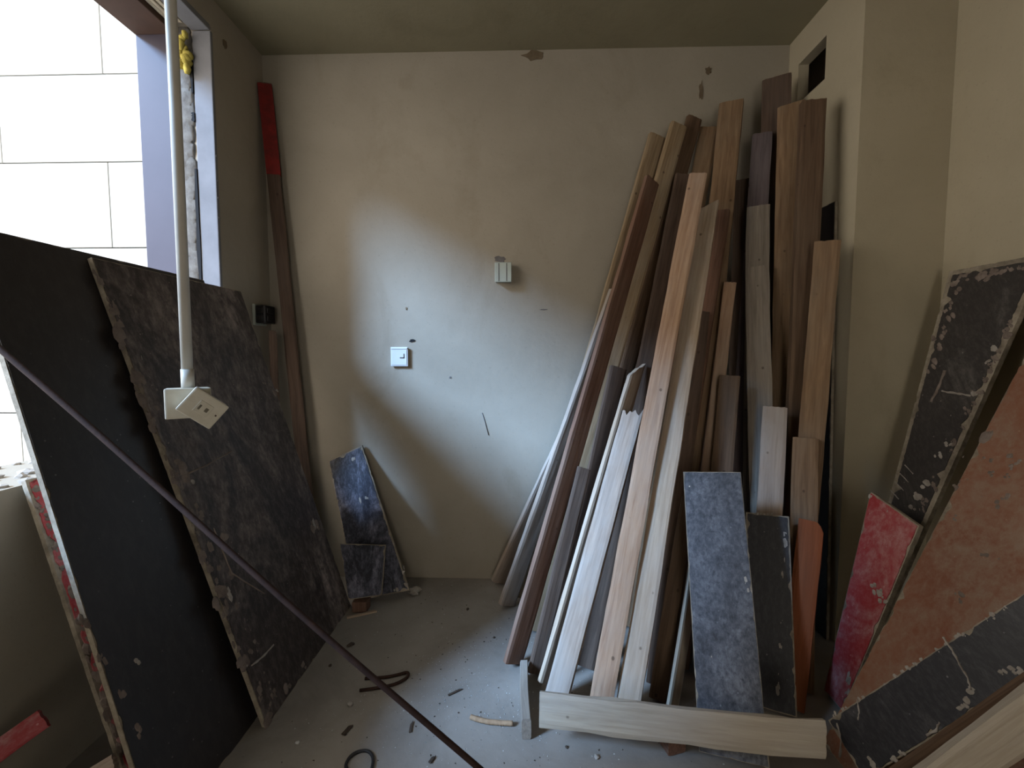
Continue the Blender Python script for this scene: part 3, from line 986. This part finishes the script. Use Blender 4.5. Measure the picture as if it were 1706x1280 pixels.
stick((578, 1031), (626, 1020), .016, .008, 'pale', 'pale wood splinter near the square black offcut', 1)
stick((747, 1160), (768, 1150), .006, .004, 'chip', 'thin dark splinter right of the bent rod hook', 2)
stick((572, 1226), (584, 1212), .014, .006, 'chip', 'dark splinter on the floor beyond the wire loop', 3)
stick((683, 1222), (686, 1206), .007, .004, 'chip', 'small dark splinter beside the middle of the rusty rod', 4)
stick((716, 1273), (722, 1264), .010, .005, 'chip', 'small dark splinter at the bottom left of the rusty rod end', 5)


def chip(px, py, r, mat, label, seed, sq=(1, .8, .45)):
    p = flo(px, py)
    bm = bmesh.new(); lump_into(bm, (0, 0, r * .3), r, seed, sq, 1)
    me = bpy.data.meshes.new('rubble_chip'); bm.to_mesh(me); bm.free()
    tag(link('rubble_chip', me, M[mat], None, Matrix.Translation(p)), label, 'rubble', 'rubble chips on the floor')


chip(584, 1076, .014, 'chip', 'dark chip on the floor beside the lower edge of the scuffed sheet', 1, (1.4, .7, .4))
chip(583, 1175, .013, 'mortar', 'pale round mortar chip left of the rusty rod', 2)
chip(779, 1016, .009, 'chip', 'dark chip on the floor left of the leftmost plank foot', 3)
chip(823, 1063, .008, 'chip', 'dark chip on the floor left of the red-brown plank foot', 4)
chip(495, 1239, .008, 'grit', 'white chip on the floor in front of the scuffed sheet corner', 5)
chip(994, 1263, .010, 'mortar', 'round pebble below the crosswise cream plank', 6)
chip(944, 1246, .007, 'chip', 'dark pebble below the left end of the crosswise cream plank', 7)
chip(550, 1110, .008, 'chip', 'brown chip beside the bottom edge of the scuffed sheet', 8)

# sprinkled grit, too fine to count
rr = random.Random(21)
v, f = [], []
def grain(p, r):
    b = len(v)
    for k in range(4):
        a = rr.uniform(0, 6.28)
        v.append(p + Vector((math.cos(a + k * 1.6) * r, math.sin(a + k * 1.6) * r, rr.uniform(0, .4) * r)))
    v.append(p + Vector((0, 0, r * rr.uniform(.5, 1.0))))
    f.extend([(b, b + 1, b + 4), (b + 1, b + 2, b + 4), (b + 2, b + 3, b + 4), (b + 3, b, b + 4), (b + 3, b + 2, b + 1, b)])
for k in range(1500):
    x = rr.gauss(-.12, .22) if k % 2 else rr.uniform(-.8, .6)
    y = rr.gauss(1.62, .16) if k % 2 else rr.uniform(1.0, 2.3)
    if x < -.80 or (-.14 < x < .05 and 1.58 < y < 1.78) or (x > .12 and y > 1.7): continue
    grain(Vector((x, y, 0.0003)), rr.choice((.001, .0014, .0018, .003)))
n_pale = len(f)
for k in range(300):
    x, y = rr.gauss(-.15, .3), rr.uniform(1.1, 2.3)
    if (-.14 < x < .05 and 1.58 < y < 1.78) or (x > .12 and y > 1.7): continue
    grain(Vector((x, y, .0003)), rr.choice((.0015, .002, .003, .004)))
me = pydata('floor_grit', v, f)
me.materials.append(M['grit']); me.materials.append(M['chip'])
for i, p in enumerate(me.polygons):
    p.material_index = 0 if i < n_pale else 1
tag(link('floor_grit', me), 'fine white grit and dark crumbs scattered over the screed floor', 'grit', kind='stuff')

# lower left corner: pale scrap board and a red offcut against the wall under the window
sA, sB = Vector((-1.345, 1.02, .17)), Vector((-1.16, 1.13, .17))
tag(plank_between('plank', Vector((-1.32, .86, .06)), Vector((-1.02, 1.02, .20)), .05, .02, 0, W['greypine'], 'pale scrap of board lying in the dark lower left corner', 95, group='loose boards on the floor', lift=False), None)
tag(plank_between('plank', Vector((-1.33, .92, .22)), Vector((-1.22, 1.04, .30)), .05, .02, 0, M['film_red'], 'red scrap of board in the dark lower left corner', 96, group='loose boards on the floor', lift=False), None)
